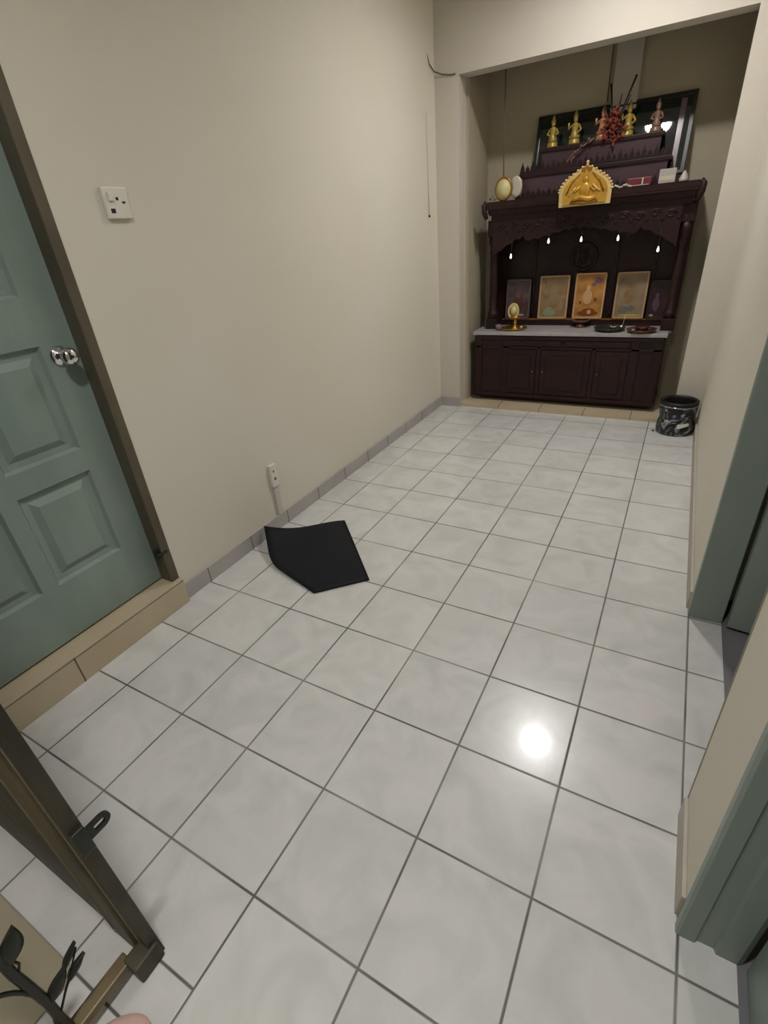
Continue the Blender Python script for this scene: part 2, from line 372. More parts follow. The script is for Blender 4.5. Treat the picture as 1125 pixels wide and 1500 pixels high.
g = thing('iron_gate', 'open black wrought iron gate with leaf ornaments and an olive bottom rail', 'gate', (-3.5, -1.8, .1))
b = MB('rail'); b.bevbox(-3.56, -3.455, -4.6, -1.76, .10, .18, .012); b.build('bottom_rail', g, label='olive brown bottom rail')
b = MB('rail'); b.bevbox(-3.56, -3.46, -4.6, -4.5, .19, 6.8, .012); b.build('stile', g)
b = MB('rail'); b.bevbox(-3.56, -3.46, -4.6, -1.80, 6.72, 6.8, .012); b.build('top_rail', g)
def leaf_mesh(mb, base, tip, w, nrm, th=.012, cup=.012):
    base, tip, nrm = Vector(base), Vector(tip), Vector(nrm).normalized(); d = tip-base; s = d.cross(nrm).normalized()
    n = 10; top = []; bot = []
    for k in range(n+1):
        u = k/n; ww = w*math.sin(math.pi*min(1, .06+u*.94)**.8) if k < n else 0
        c = base+d*u
        for lst, sg in ((top, 1), (bot, -1)):
            lst.append([mb.bm.verts.new(c-s*ww+nrm*sg*th), mb.bm.verts.new(c+nrm*(sg*th+cup)), mb.bm.verts.new(c+s*ww+nrm*sg*th)])
    for L in (top, bot):
        for A, B in zip(L, L[1:]):
            for k in (0, 1): mb.face([A[k], A[k+1], B[k+1], B[k]], True)
    for k in (0, 2):
        for i in range(n): mb.face([top[i][k], top[i+1][k], bot[i+1][k], bot[i][k]])
GX = -3.5
for yb in (-2.185, -2.75, -3.3, -3.9):
    b = MB('iron'); n = 30
    b.tube([(GX+.004*math.sin(k*.9), yb+.006*math.sin(k*1.7+yb), .19+k*(6.53/n)) for k in range(n+1)], .028, 8)
    b.build('bar', g)
q = lambda y, z: (GX+.01, y, z)
for p0, p1, w in ((q(-2.165, .60), q(-2.015, .735), .045), (q(-2.03, .72), q(-1.915, .83), .022), (q(-2.045, .60), q(-1.915, .67), .028), (q(-2.165, 1.17), q(-2.06, 1.39), .06)):
    b = MB('iron'); leaf_mesh(b, p0, p1, w, (1, 0, .2)); b.build('iron_leaf', g)
for P, r in (([q(-2.175, .42), q(-2.10, .53), q(-2.045, .60)], .008), ([q(-2.1, .53), q(-2.03, .62), q(-1.93, .77)], .006), ([q(-2.18, 1.02), q(-2.145, 1.10), q(-2.16, 1.2)], .008)):
    b = MB('iron'); b.tube(P, r, 6); b.build('leaf_stem', g)
b = MB('iron'); b.tube([(GX, -2.425+.24*math.cos(a), .62+.5*math.sin(a)) for a in [math.radians(-70+10*k) for k in range(20)]], .014, 6); b.build('scroll', g)

# mat and slipper on the floor outside
b = MB('olive_mat'); b.bevbox(-6.4, -3.86, -4.2, -1.99, .0, .03, .012)
b.build('floor_mat', origin=(-5, -3, 0), label='plain olive beige mat lying on the tiles behind the iron gate leaves', category='mat')
b = MB('pink')
prof = []
NS = 14
rings = []
for k in range(NS+1):
    u = (k/NS)**1.9; yy = -1.905-u*.85; w = .20*math.sqrt(max(0, 1-(1-min(1, u*3.2))**2))*(1-.25*max(0, (u-.35))) if u < .3125 else .20*(1-.25*max(0, u-.35))
    hh = .10*math.sqrt(max(0, 1-(1-min(1, u*3.6))**2))
    ring = []
    for j in range(9):
        a = math.pi*j/8; ring.append(b.bm.verts.new((-3.17+w*math.cos(a)-.25*u, yy, .012+hh*math.sin(a)*(1 if u < .5 else .45))))
    rings.append(ring)
for A, B in zip(rings, rings[1:]):
    for j in range(8): b.face([A[j], A[j+1], B[j+1], B[j]], True)
    b.face([A[0], B[0], B[8], A[8]])
b.face(rings[-1])
b.build('slipper', origin=(-3.1, -2.3, 0), label='rounded toe of a pale pink slipper on the white tiles at the bottom edge', category='slipper')

M['print_mauve'] = mat('print_mauve', (120, 92, 104), .25)
# ------------------------------------------------------------------ electrical fittings
X0 = LX
t = thing('wall_socket', 'square white switched socket high on the cream wall beside the green door', 'socket', (X0, 2.3, 5.17))
b = MB('white'); b.bevbox(X0, X0+.05, 2.14, 2.46, 5.02, 5.33, .015); b.build('face_plate', t)
b = MB('white'); b.bevbox(X0+.045, X0+.075, 2.19, 2.26, 5.19, 5.28, .01); b.build('rocker_switch', t)
for a in ((2.19, 2.245, 5.075, 5.12), (2.36, 2.40, 5.17, 5.19), (2.29, 2.32, 5.20, 5.23)):
    b = MB('black'); b.box(X0+.048, X0+.053, *a); b.build('pin_hole', t, label='dark pin hole')
t = thing('cable_socket', 'small white outlet box low on the wall behind the black mat with trunking below', 'socket', (X0, 3.85, 1.05))
b = MB('white'); b.bevbox(X0, X0+.07, 3.78, 3.94, .84, 1.26, .015); b.build('box', t)
for a in ((3.83, 3.88, .97, 1.02), (3.83, 3.86, 1.12, 1.16)):
    b = MB('print_mauve'); b.box(X0+.068, X0+.073, *a); b.build('port', t)
b = MB('conduit'); b.bevbox(X0, X0+.05, 3.80, 3.92, .27, .84, .01); b.build('trunking', t, label='grey trunking running down to the skirting')
# wires on the wall near the corner
b = MB('conduit'); b.tube([(X0+.012, 10.95, z) for z in (4.95, 5.6, 6.3, 6.95)], .012, 6); b.use('black').ball((X0+.02, 10.95, 4.93), .03, 1)
b.build('wall_cable', origin=(X0, 10.95, 5), label='thin cable running down to a small dark nail on the left wall near the corner', category='cable')
b = MB('groutline'); b.tube([(X0-.01, 11.1, 8.0), (X0+.01, 11.18, 7.83), (X0+.05, 11.35, 7.72), (X0+.2, 11.43, 7.66), (X0+.4, 11.45, 7.62), (X0+.52, 11.455, 7.62)], .014, 6)
b.build('wire_hook', origin=(X0, 11.3, 7.8), label='short curved dark wire stub at the upper corner beside the alcove opening', category='wire')
b = MB('groutline'); b.tube([(-3.15, YA-.014, 9.9), (-3.145, YA-.014, 8), (-3.15, YA-.014, 6.9)], .012, 6)
b.build('electric_wire', origin=(-3.15, YA, 8), label='thin dark cord hanging down the alcove back wall above the red flowers', category='wire')
b = MB('groutline'); b.tube([(-5.28, 12.45, 9.98), (-5.26, 12.35, 8), (-5.20, 12.2, 6.2), (-5.17, 12.17, 5.62)], .013, 6)
b.build('electric_wire', origin=(-5.2, 12.2, 8), label='long dark cord hanging from the ceiling above the round cream disc', category='wire')

# ------------------------------------------------------------------ black mat, leaning on the skirting
b = MB('mat_black')
C_ = Vector((-4.87, 2.42, .012)); D_ = Vector((-4.26, 3.04, .012)); E_ = Vector((-5.60, 4.42, .012))
B_ = Vector((-5.98, 2.74, .05)); A_ = Vector((-6.57, 3.33, .29)); F_ = Vector((-6.22, 3.80, .13))
def bez(P, u):
    P = list(P)
    while len(P) > 1: P = [a.lerp(c, u) for a, c in zip(P, P[1:])]
    return P[0]
NU, NV = 22, 12
top = []; bot = []
def side1(u):        # C -> B -> A
    L1 = (B_-C_).length; L2 = (A_-B_).length; s = u*(L1+L2)
    k = L1/(L1+L2)
    if abs(u-k) < .12:
        w = (u-k+.12)/.24; p0 = C_.lerp(B_, (k-.12)/k); p2 = B_.lerp(A_, .12/(1-k)); return bez([p0, B_, p2], w)
    return C_.lerp(B_, u/k) if u < k else B_.lerp(A_, (u-k)/(1-k))
def side2(u):        # D -> E
    return D_.lerp(E_, u)
for i in range(NU+1):
    u = i/NU; rt = []; rb = []
    for j in range(NV+1):
        v = j/NV; p = side1(u).lerp(side2(u), v)
        if u > .0: 
            sag = math.sin(math.pi*v)*u**2*.15
            p = p+Vector((.0, .0, -sag*(1-v)))
        p.z = max(p.z, .012)
        p.z += .006*noise.noise(p*2.0)
        p.z = max(p.z, .008)
        rt.append(b.bm.verts.new(p+Vector((0, 0, .022)))); rb.append(b.bm.verts.new(p-Vector((0, 0, .004))))
    top.append(rt); bot.append(rb)
for i in range(NU):
    for j in range(NV):
        b.face([top[i][j], top[i+1][j], top[i+1][j+1], top[i][j+1]], True); b.face([bot[i][j], bot[i][j+1], bot[i+1][j+1], bot[i+1][j]], True)
for i in range(NU):
    for j in (0, NV): b.face([top[i][j], top[i+1][j], bot[i+1][j], bot[i][j]])
for j in range(NV):
    for i in (0, NU): b.face([top[i][j], top[i][j+1], bot[i][j+1], bot[i][j]])
b.build('rubber_mat', origin=(-5.2, 3.2, 0), label='black bent rubber mat on the tiles with one end leaning on the skirting', category='mat')

# ------------------------------------------------------------------ bin
t = thing('marbled_bin', 'round black and white marbled bin by the right wall beside the altar', 'bin', (-.44, 11.0, 0))
cx, cy = -.44, 10.98
b = MB('marbled')
b.lathe([(0, 0), (.36, 0), (.39, .03), (.40, .12), (.395, .22), (.375, .30), (.36, .34), (.365, .38), (.385, .5), (.39, .66), (.38, .70), (.35, .70), (.345, .64), (.33, .08), (0, .06)], (cx, cy, 0), 36)
b.build('body', t)
b = MB('steel'); b.lathe([(.375, .66), (.393, .662), (.396, .672), (.393, .682), (.375, .684)], (cx, cy, 0), 36); b.build('rim_band', t, label='thin metal rim band')
b = MB('black'); b.lathe([(.355, .685), (.395, .69), (.40, .72), (.395, .76), (.37, .775), (.345, .77), (.335, .72), (.335, .5)], (cx, cy, 0), 36); b.build('liner', t, label='black liner folded over the rim')
b = MB('white')
for k in range(6):
    a0 = math.radians(-84+k*6); a1 = math.radians(-78+k*6)
    rr = .402; z0 = .19+.012*k; z1 = .30+.004*k
    b.face([b.bm.verts.new((cx+rr*math.cos(a0), cy+rr*math.sin(a0), z0)), b.bm.verts.new((cx+rr*math.cos(a1), cy+rr*math.sin(a1), z0+.012)),
            b.bm.verts.new((cx+(rr-.014)*math.cos(a1), cy+(rr-.014)*math.sin(a1), z1+.004)), b.bm.verts.new((cx+(rr-.014)*math.cos(a0), cy+(rr-.014)*math.sin(a0), z1))])
b.build('label_patch', t, label='pale grey patch')
b = MB('black'); b.ball((-.87, 10.85, .02), .03, 1, (1.2, .8, .6)); b.build('scrap', origin=(-.87, 10.85, 0), label='tiny dark scrap on the tiles just left of the marbled bin', category='scrap')

# ------------------------------------------------------------------ the altar
AX0, AX1 = -5.80, -.99; AF = 11.98; AB = 13.05
t = thing('prayer_altar', 'tall dark mahogany prayer altar with stepped top in the alcove', 'altar', (-3.3, 12.5, .09))
b = MB('wood')                                     # cabinet carcass with frame members
b.bevbox(AX0, AX1, AF+.03, AB+.25, .30, 1.90, .01)
b.bevbox(AX0-.02, AX1+.02, AF-.01, AB+.25, .24, .34, .012)
for x in (AX0+.02, -4.98, -4.02, -2.62, -1.72, AX1-.22): b.bevbox(x, x+.2 if x not in (-4.02, -2.62) else x+.1, AF+.0, AF+.05, .32, 1.9, .01)
b.bevbox(AX0, AX1, AF-.0, AF+.05, 1.60, 1.66, .01); b.bevbox(AX0+.03, AX1-.03, AF-.03, AF+.03, 1.84, 1.93, .02)
b.build('cabinet', t)
b = MB('wood'); b.bevbox(AX0+.15, AX1-.15, AF+.22, AB+.2, .09, .24, .01); b.build('plinth', t)
for i, (x0, x1) in enumerate(((-4.95, -4.04), (-3.90, -2.64), (-2.50, -1.74))):
    b = MB('wood'); b.bevbox(x0, x1, AF-.015, AF+.04, .37, 1.57, .015); b.bevbox(x0+.14, x1-.14, AF-.035, AF-.01, .5, 1.44, .02)
    d = b.build('door', t)
    b = MB('brass'); b.ball((x1-.07 if i == 0 else x0+.07, AF-.035, 1.0), .025, 1); b.build('knob', d)
for x0, x1 in ((-4.95, -3.4), (-3.3, -1.74)):
    b = MB('wood'); b.bevbox(x0, x1, AF-.02, AF+.03, 1.68, 1.82, .012); b.build('drawer', t)
b = MB('marble'); b.bevbox(AX0-.03, AX1+.03, AF-.06, AB+.2, 1.95, 2.04, .015); b.build('counter_top', t, label='pale marble counter top')
def turned(mb, x, y, z0, z1, r):
    h = z1-z0; P = [(0, 0), (r*1.3, 0), (r*1.3, .18), (r*1.05, .2), (r*1.2, .26), (r*.8, .32), (r*.95, .6), (r*1.0, h*.5), (r*.85, h-.75), (r*.7, h-.5), (r*1.15, h-.42), (r*.8, h-.34), (r*1.25, h-.2), (r*1.3, h-.16), (r*1.3, h), (0, h)]
    mb.lathe(P, (x, y, z0), 20)
for sx in (-1, 1):
    xc = -3.23+sx*2.21
    b = MB('wood'); b.bevbox(xc-.15, xc+.15, 12.33, 12.62, 2.04, 2.32, .02); b.bevbox(xc-.15, xc+.15, 12.33, 12.62, 4.35, 4.72, .02)
    turned(b, xc, 12.48, 2.3, 4.37, .11)
    b.bevbox(xc+sx*.08-.03, xc+sx*.08+.03, 12.50, AB+.22, 2.04, 4.75, .008)
    b.bevbox(xc+sx*.10-.04, xc+sx*.10+.04, 12.55, AB+.2, 2.04, 4.75, .01)
    b.build('column', t)
b = MB('wood'); b.bevbox(-5.5, -1.05, AB+.1, AB+.22, 2.04, 4.8, .01)
for x in (-4.5, -3.4, -2.45, -1.55): b.bevbox(x-.03, x+.03, AB+.06, AB+.12, 2.3, 4.6, .01)
b.build('back_panel', t)
b = MB('wood'); b.bevbox(-5.35, -1.12, 12.98, AB+.12, 2.04, 2.22, .01); b.use('golddark').box(-5.3, -1.15, 12.965, 12.985, 2.19, 2.225); b.build('ledge', t)
# carved medallion with a plain om-like scroll
b = MB('golddark'); b.mats = ['wood']; b.mi = 0
mxm = Matrix.Translation((-3.24, AB+.08, 3.72)) @ Matrix.Rotation(math.pi/2, 4, 'X')
b.lathe([(.30, 0), (.33, .0), (.33, .05), (.30, .06), (.27, .04), (.27, 0)], seg=32, mtx=mxm)
def arc(c, r, a0, a1, n=14): return [(c[0]+r*math.cos(math.radians(a0+(a1-a0)*k/n)), AB+.04, c[1]+r*math.sin(math.radians(a0+(a1-a0)*k/n))) for k in range(n+1)]
b.tube(arc((-3.29, 3.78), .07, 150, -80), .018, 6); b.tube(arc((-3.29, 3.64), .08, 80, -150), .018, 6)
b.tube(arc((-3.16, 3.68), .07, 200, -30), .015, 6); b.tube(arc((-3.2, 3.92), .06, 200, 340), .012, 6); b.ball((-3.2, AB+.04, 3.93), .018, 1)
b.build('medallion', t)
# scalloped carved valance
def valance(mb, x0, x1, ztop, y0, y1):
    n = 96; up = []; lo = []
    for k in range(n+1):
        u = k/n; x = x0+(x1-x0)*u; w = abs(u-.5)*2
        z = 4.28-.42*max(0, (w-.62)/.38)**1.3+.10*math.cos(w*math.pi*1.6)*(w < .62)
        z += .045*abs(math.sin(u*math.pi*18))
        lo.append((x, z)); up.append((x, ztop))
    mb_v = [[mb.bm.verts.new((p[0], y, p[1])) for p in L] for L in (lo, up) for y in (y0, y1)]
    l0, l1, u0, u1 = mb_v
    for k in range(n):
        mb.face([l0[k], l0[k+1], u0[k+1], u0[k]]); mb.face([l1[k], u1[k], u1[k+1], l1[k+1]]); mb.face([l0[k], l1[k], l1[k+1], l0[k+1]])
b = MB('wood'); valance(b, -5.42, -1.15, 4.72, 12.22, 12.30)
for k in range(13):                               # carved leaf scrolls in relief
    x = -5.2+k*.32; s = 1 if k % 2 else -1
    pts = [(x+.11*math.cos(a)*(1-j*.035), 12.21, 4.56+s*.02+.08*math.sin(a)*(1-j*.035)) for j, a in enumerate([j*.42 for j in range(20)])]
    b.tube(pts, .017, 5)
    b.ball((x+.16, 12.21, 4.45), .035, 1, (1, .5, 1.6))
b.build('carved_valance', t)
# cornice with moulded profile all round the front
b = MB('wood')
pr = [(4.70, 0), (4.74, .05), (4.82, .07), (4.86, .14), (4.95, .17), (5.0, .24), (5.1, .25), (5.12, .2)]
for (z0, e0), (z1, e1) in zip(pr, pr[1:]): b.box(-5.42-e1*.6, -1.03+e1*.6, 12.26-e1, AB+.2, z0, z1)
for k in range(30): b.ball((-5.42+k*.152, 12.17, 4.90), .035, 1, (1.2, .6, 1))
for x, s in ((-5.54, -1), (-.91, 1)):               # carved horn at each corner
    pts = [(x+s*.0, 12.05, 4.75), (x+s*.05, 12.03, 4.9), (x+s*.07, 12.02, 5.05), (x+s*.03, 12.03, 5.14)]
    b.tube(pts, [.05, .07, .06, .02], 8)
b.build('cornice', t)
def fin_rail(mb, x0, x1, y, z, n, h=.2):
    mb.box(x0, x1, y-.02, y+.02, z, z+.05)
    for k in range(n):
        x = x0+(x1-x0)*(k+.5)/n; w = (x1-x0)/n*.42; hh = h if k % 2 == 0 else h*.7
        mb.prism([(x-w, z+.05), (x-w*.75, z+.05+hh*.35), (x-w*.3, z+.05+hh*.5), (x, z+hh), (x+w*.3, z+.05+hh*.5), (x+w*.75, z+.05+hh*.35), (x+w, z+.05)], y-.015, y+.015)
b = MB('wood2'); b.box(-4.78, -1.62, 12.44, 12.52, 5.10, 5.58)
b.use('wood').bevbox(-4.86, -1.55, 12.40, AB+.15, 5.56, 5.64, .01)
b.build('lower_tier', t)
b = MB('wood2'); b.box(-4.40, -1.84, 12.70, 12.80, 5.62, 6.06)
b.use('wood').bevbox(-4.46, -1.79, 12.66, AB+.10, 6.04, 6.12, .01)
b.build('upper_tier', t)
b = MB('wood'); fin_rail(b, -4.84, -1.57, 12.42, 5.64, 27, .24); b.build('tier_fretwork', t)
b = MB('wood'); fin_rail(b, -4.9, -1.5, 12.3, 5.12, 27, .2); b.build('tier_fretwork', t)

# bulbs under the valance
first = None
LB = ['small lit teardrop bulb hanging at the far left under the altar valance', 'lit teardrop bulb under the valance, second from the left end',
      'lit teardrop bulb under the middle of the altar valance', 'lit teardrop bulb under the valance, second from the right end',
      'small lit teardrop bulb hanging at the far right under the altar valance']
for i, (x, z) in enumerate(((-4.90, 3.87), (-3.97, 4.16), (-3.20, 4.15), (-2.38, 4.12), (-1.50, 3.84))):
    t = thing('hanging_bulb', LB[i], 'light bulb', (x, 12.15, z), 'teardrop bulbs under the altar valance')
    b = MB('bulb'); b.lathe([(0, -.05), (.018, -.04), (.026, -.02), (.022, .015), (.010, .055), (0, .075)], (x, 12.15, z), 12); b.build('bulb', t)
    b = MB('black'); b.tube([(x, 12.15, z+.07), (x, 12.2, z+.2), (x, 12.23, 4.32)], .008, 5); b.build('wire', t)

# ------------------------------------------------------------------ framed pictures on the ledge
def picture(x0, x1, z0, z1, label, fr, paper, blobs, y=12.94, lean=.09, roll=0.):
    t = thing('framed_picture', label, 'picture', ((x0+x1)/2, y, z0), 'framed pictures on the altar ledge')
    mx = Matrix.Translation(((x0+x1)/2, y, z0)) @ Matrix.Rotation(-lean, 4, 'X')
    w = (x1-x0)/2; h = z1-z0; f = .045
    b = MB(fr)
    for a in ((-w, -w+f, 0, h), (w-f, w, 0, h), (-w, w, 0, f), (-w, w, h-f, h)): b.bevbox(a[0], a[1], -.02, .03, a[2], a[3], .008, mx)
    b.build('frame', t)
    b = MB(paper); b.box(-w+f*.8, w-f*.8, .0, .02, f*.8, h-f*.8, mx)
    for m, cx_, cz_, rx, rz in blobs:
        b.use(m); n = 18
        vs = [b.bm.verts.new(mx @ Vector((cx_*w+rx*w*math.cos(2*math.pi*k/n), -.003-.0006*blobs.index((m, cx_, cz_, rx, rz)), cz_*h+rz*h*math.sin(2*math.pi*k/n)))) for k in range(n)]
        b.face(vs)
    b.build('print', t)
def pm(name, rgb, **k): M[name] = mat(name, rgb, .25, **k)
pm('print_violet', (88, 70, 72), var_rgb=(64, 50, 50), scale=14); pm('frame_violet', (88, 76, 82)); pm('print_brown', (82, 50, 40), var=.2, scale=20)
pm('print_sand', (150, 122, 88), var_rgb=(128, 102, 74), scale=16); pm('frame_sand', (178, 148, 108)); pm('print_mint', (140, 146, 118), var=.15, scale=20)
pm('print_orange', (190, 140, 78), var_rgb=(158, 108, 56), scale=13); pm('frame_peach', (196, 156, 116)); pm('print_amber', (130, 78, 26), var=.25, scale=18)
pm('print_beige', (150, 130, 102), var_rgb=(134, 114, 90), scale=11); pm('print_slate', (118, 114, 104), var=.2, scale=18); pm('print_straw', (176, 156, 100))
pm('print_maroon', (62, 34, 44), var_rgb=(44, 24, 32), scale=10); pm('frame_maroon', (44, 30, 34)); pm('print_rose', (92, 62, 78))
pm('print_pale', (170, 146, 146))
picture(-5.22, -4.54, 2.225, 3.25, 'dim violet framed picture of a brown seated figure, leftmost on the altar ledge', 'frame_violet', 'print_violet',
        [('print_brown', 0, .42, .42, .30), ('print_rose', .0, .62, .22, .1), ('print_pale', .25, .10, .35, .025)])
picture(-4.30, -3.52, 2.225, 3.31, 'sand coloured framed picture with a pale mint mound, second from the left on the ledge', 'frame_sand', 'print_sand',
        [('print_mint', -.22, .15, .42, .09), ('print_mint', -.22, .20, .26, .08), ('print_beige', .02, .50, .30, .17), ('print_beige', .02, .70, .15, .06), ('print_slate', -.62, .84, .10, .05), ('print_slate', .62, .84, .10, .05), ('print_beige', .55, .3, .16, .12)])
picture(-3.37, -2.61, 2.225, 3.34, 'orange gold framed picture in the middle of the altar ledge', 'frame_peach', 'print_orange',
        [('print_mauve', .50, .83, .26, .07), ('print_mauve', .22, .75, .16, .04), ('print_amber', 0, .12, .70, .06), ('print_amber', .05, .18, .42, .05), ('frame_peach', -.1, .48, .30, .16), ('frame_peach', -.1, .68, .14, .06), ('print_amber', .42, .42, .10, .05), ('print_amber', -.55, .36, .08, .04), ('frame_peach', .1, .15, .14, .05)])
picture(-2.36, -1.62, 2.225, 3.33, 'beige framed picture with a slate patch near its lower edge, right of the orange one', 'frame_sand', 'print_beige',
        [('print_slate', -.35, .2, .32, .08), ('print_slate', .15, .22, .26, .07), ('print_straw', .1, .075, .72, .025), ('print_sand', -.1, .50, .32, .17), ('print_sand', -.1, .72, .15, .06), ('print_slate', -.6, .84, .1, .06)])
picture(-1.56, -1.10, 2.225, 3.12, 'dark maroon framed picture in the shade of the right altar column', 'frame_maroon', 'print_maroon',
        [('print_rose', -.2, .38, .34, .18), ('print_rose', -.2, .60, .18, .07), ('print_pale', -.5, .09, .2, .03)])

# ------------------------------------------------------------------ things on the counter
Z = 2.04
t = thing('brass_oil_lamp', 'small brass oil lamp with oval back plate on the left of the counter', 'oil lamp', (-4.8, 12.36, Z))
b = MB('brass'); b.lathe([(0, 0), (.30, 0), (.36, .03), (.37, .05), (.35, .05), (.28, .02), (0, .02)], (-4.8, 12.36, Z), 28); b.build('tray', t)
b = MB('brass'); b.lathe([(0, .02), (.13, .02), (.12, .05), (.05, .08), (.035, .14), (.06, .18), (.035, .22), (.04, .26), (.13, .30), (.14, .33), (.1, .33), (0, .3)], (-4.76, 12.36, Z), 20); b.build('stem', t)
b = MB('goldpale')
mxo = Matrix.Translation((-4.84, 12.42, Z+.46)) @ Matrix.Rotation(math.pi/2-.1, 4, 'X') @ Matrix.Diagonal((1, 1.3, 1, 1))
b.lathe([(0, -.02), (.14, -.02), (.165, 0), (.15, .025), (.12, .012), (0, .01)], seg=24, mtx=mxo); b.use('cream').lathe([(0, .012), (.11, .012), (0, .02)], seg=20, mtx=mxo)
b.build('back_plate', t, label='oval pale gold back plate')
b = MB('pearl'); b.ball((-4.56, 12.28, Z+.07), .04, 2); b.build('bead_bowl', t)
t = thing('conch_shell', 'small mauve grey shell beside the brass lamp at the left counter end', 'shell', (-5.12, 12.36, Z))
b = MB('copper'); b.mats = ['print_mauve']; 
b.tube([(-5.26, 12.16, Z+.14), (-5.20, 12.15, Z+.12), (-5.16, 12.14, Z+.09), (-5.11, 12.13, Z+.065), (-5.07, 12.12, Z+.05)], [.015, .06, .085, .06, .015], 12)
b.use('print_pale').ball((-5.18, 12.10, Z+.1), .045, 2, (1, .5, 1)); b.build('shell', t)
t = thing('incense_burner', 'low dark bronze burner standing before the middle picture', 'incense burner', (-3.1, 12.75, Z))
b = MB('copper'); b.lathe([(0, 0), (.16, 0), (.18, .03), (.09, .06), (.12, .1), (.22, .14), (.26, .18), (.24, .19), (.1, .15), (0, .15)], (-3.1, 12.8, Z), 24); b.build('bowl', t)
t = thing('offering_tray', 'dark round tray with a bright steel cup and an incense stick', 'tray', (-2.25, 12.3, Z))
b = MB('iron'); b.lathe([(0, 0), (.30, 0), (.36, .06), (.37, .09), (.35, .09), (.28, .025), (0, .025)], (-2.31, 12.3, Z), 28); b.build('dish', t)
b = MB('steel'); b.lathe([(0, .03), (.06, .03), (.09, .07), (.11, .13), (.10, .13), (.07, .06), (0, .05)], (-2.22, 12.28, Z), 20); b.build('cup', t, label='bright steel cup')
b = MB('steel'); b.lathe([(0, .03), (.04, .03), (.05, .13), (.04, .13), (.03, .05), (0, .05)], (-2.04, 12.3, Z), 16); b.build('cup', t)
b = MB('goldpale'); b.tube([(-2.03, 12.3, Z+.05), (-1.98, 12.34, Z+.38)], .007, 5); b.build('incense_stick', t, label='thin upright incense stick')
t = thing('copper_tray', 'reddish copper tray with a small cup at the right end of the counter', 'tray', (-1.62, 12.2, Z))
b = MB('copper'); b.lathe([(0, 0), (.26, 0), (.32, .05), (.34, .08), (.32, .08), (.25, .02), (0, .02)], (-1.56, 12.14, Z), 28); b.build('dish', t)
b = MB('copper'); b.lathe([(0, .02), (.12, .02), (.15, .1), (.16, .13), (.15, .13), (.11, .05), (0, .04)], (-1.55, 12.18, Z), 20); b.build('bowl', t)
b = MB('steel'); b.lathe([(0, .02), (.035, .02), (.05, .09), (.04, .09), (0, .04)], (-1.74, 12.06, Z), 14); b.build('cup', t)

# ------------------------------------------------------------------ things on the cornice
Z = 5.12
t = thing('gold_arch_plaque', 'gold pointed arch plaque with a raised seated figure on the front of the altar cornice', 'plaque', (-3.2, 11.99, 4.85))
def arch(s, n=18):
    w = .56*s; L = [(-w, 0), (-w*1.02, .30*s)]
    for k in range(n+1):
        u = k/n; a = math.pi*(1-u); x = w*1.02*math.cos(a)*(1 if abs(math.cos(a)) < .9 else 1); z = .30*s+.38*s*math.sin(a)**1.15+.10*s*max(0, 1-abs(x)/(.3*s))
        L.append((x, z))
    L += [(w*1.02, .30*s), (w, 0)]
    out = []
    for p in L:
        if not out or (Vector(p)-Vector(out[-1])).length > 1e-4: out.append(p)
    return out
pm_ = Matrix.Translation((-3.19, 0, 4.85))
b = MB('goldpale'); b.prism(arch(1.0), 11.93, 11.99, pm_)
for x, z in arch(1.0)[1:-1]: b.ball((-3.19+x, 11.93, 4.85+z), .03, 1)
b.ball((-3.19, 11.94, 4.85+.83), .035, 2); b.tube([(-3.19, 11.95, 4.85+.78), (-3.19, 11.95, 4.85+.86)], .015, 6)
b.build('border', t, label='pale beaded border')
b = MB('gold'); b.prism(arch(.84), 11.905, 11.94, Matrix.Translation((-3.19, 0, 4.89)))
b.build('panel', t)
b = MB('gold')
F = lambda x, z: (-3.19+x, 11.90, 4.85+z)
b.ball(F(0, .30), .13, 2, (.9, .3, 1.3)); b.ball(F(0, .50), .065, 2, (1, .5, 1.15)); b.prism([(-.06, .54), (-.035, .64), (0, .70), (.035, .64), (.06, .54)], 11.88, 11.91, pm_)
b.tube([F(-.1, .38), F(-.21, .28), F(-.27, .34)], .025, 6); b.tube([F(.1, .38), F(.2, .27), F(.26, .33)], .025, 6)
b.tube([F(-.26, .13), F(-.1, .17), F(.1, .12), F(.25, .15)], [.05, .06, .06, .05], 8); b.use('goldpale')
b.tube([F(-.34, .20), F(-.26, .31), F(-.2, .36)], .02, 6); b.tube([F(.16, .40), F(.26, .31), F(.32, .26)], .02, 6); b.use('golddark')
b.tube([F(-.3, .08), F(0, .045), F(.3, .08)], .03, 6); b.prism([(-.12, .70), (0, .60), (.12, .70), (0, .76)], 11.895, 11.91, pm_)
b.tube([F(-.40, .25), F(-.3, .46), F(-.14, .62)], .018, 6); b.tube([F(.40, .25), F(.3, .46), F(.14, .62)], .018, 6)
b.build('relief_figure', t)

t = thing('cream_disc', 'round cream disc with a gold rim standing at the left end of the cornice', 'disc', (-5.12, 12.2, Z))
mxd = Matrix.Translation((-5.14, 12.12, Z+.25)) @ Matrix.Rotation(math.pi/2-.06, 4, 'X') @ Matrix.Diagonal((.92, 1.06, 1, 1))
b = MB('cream'); b.lathe([(0, -.03), (.2, -.03), (.2, .03), (0, .035)], seg=32, mtx=mxd); b.build('face', t)
b = MB('brass'); b.mats = ['golddark']; b.lathe([(.2, -.04), (.235, -.03), (.245, 0), (.235, .03), (.205, .045), (.195, .03), (.2, -.04)], seg=32, mtx=mxd); b.build('rim', t)
t = thing('pearl_disc', 'narrow pearly white disc half hidden behind the cream disc', 'disc', (-4.85, 12.3, Z))
mxd = Matrix.Translation((-4.87, 12.24, Z+.27)) @ Matrix.Rotation(math.pi/2-.06, 4, 'X') @ Matrix.Diagonal((.75, 1.15, 1, 1))
b = MB('pearl'); b.lathe([(0, -.03), (.16, -.03), (.2, 0), (.19, .02), (.13, .02), (0, .01)], seg=30, mtx=mxd); b.build('disc', t)
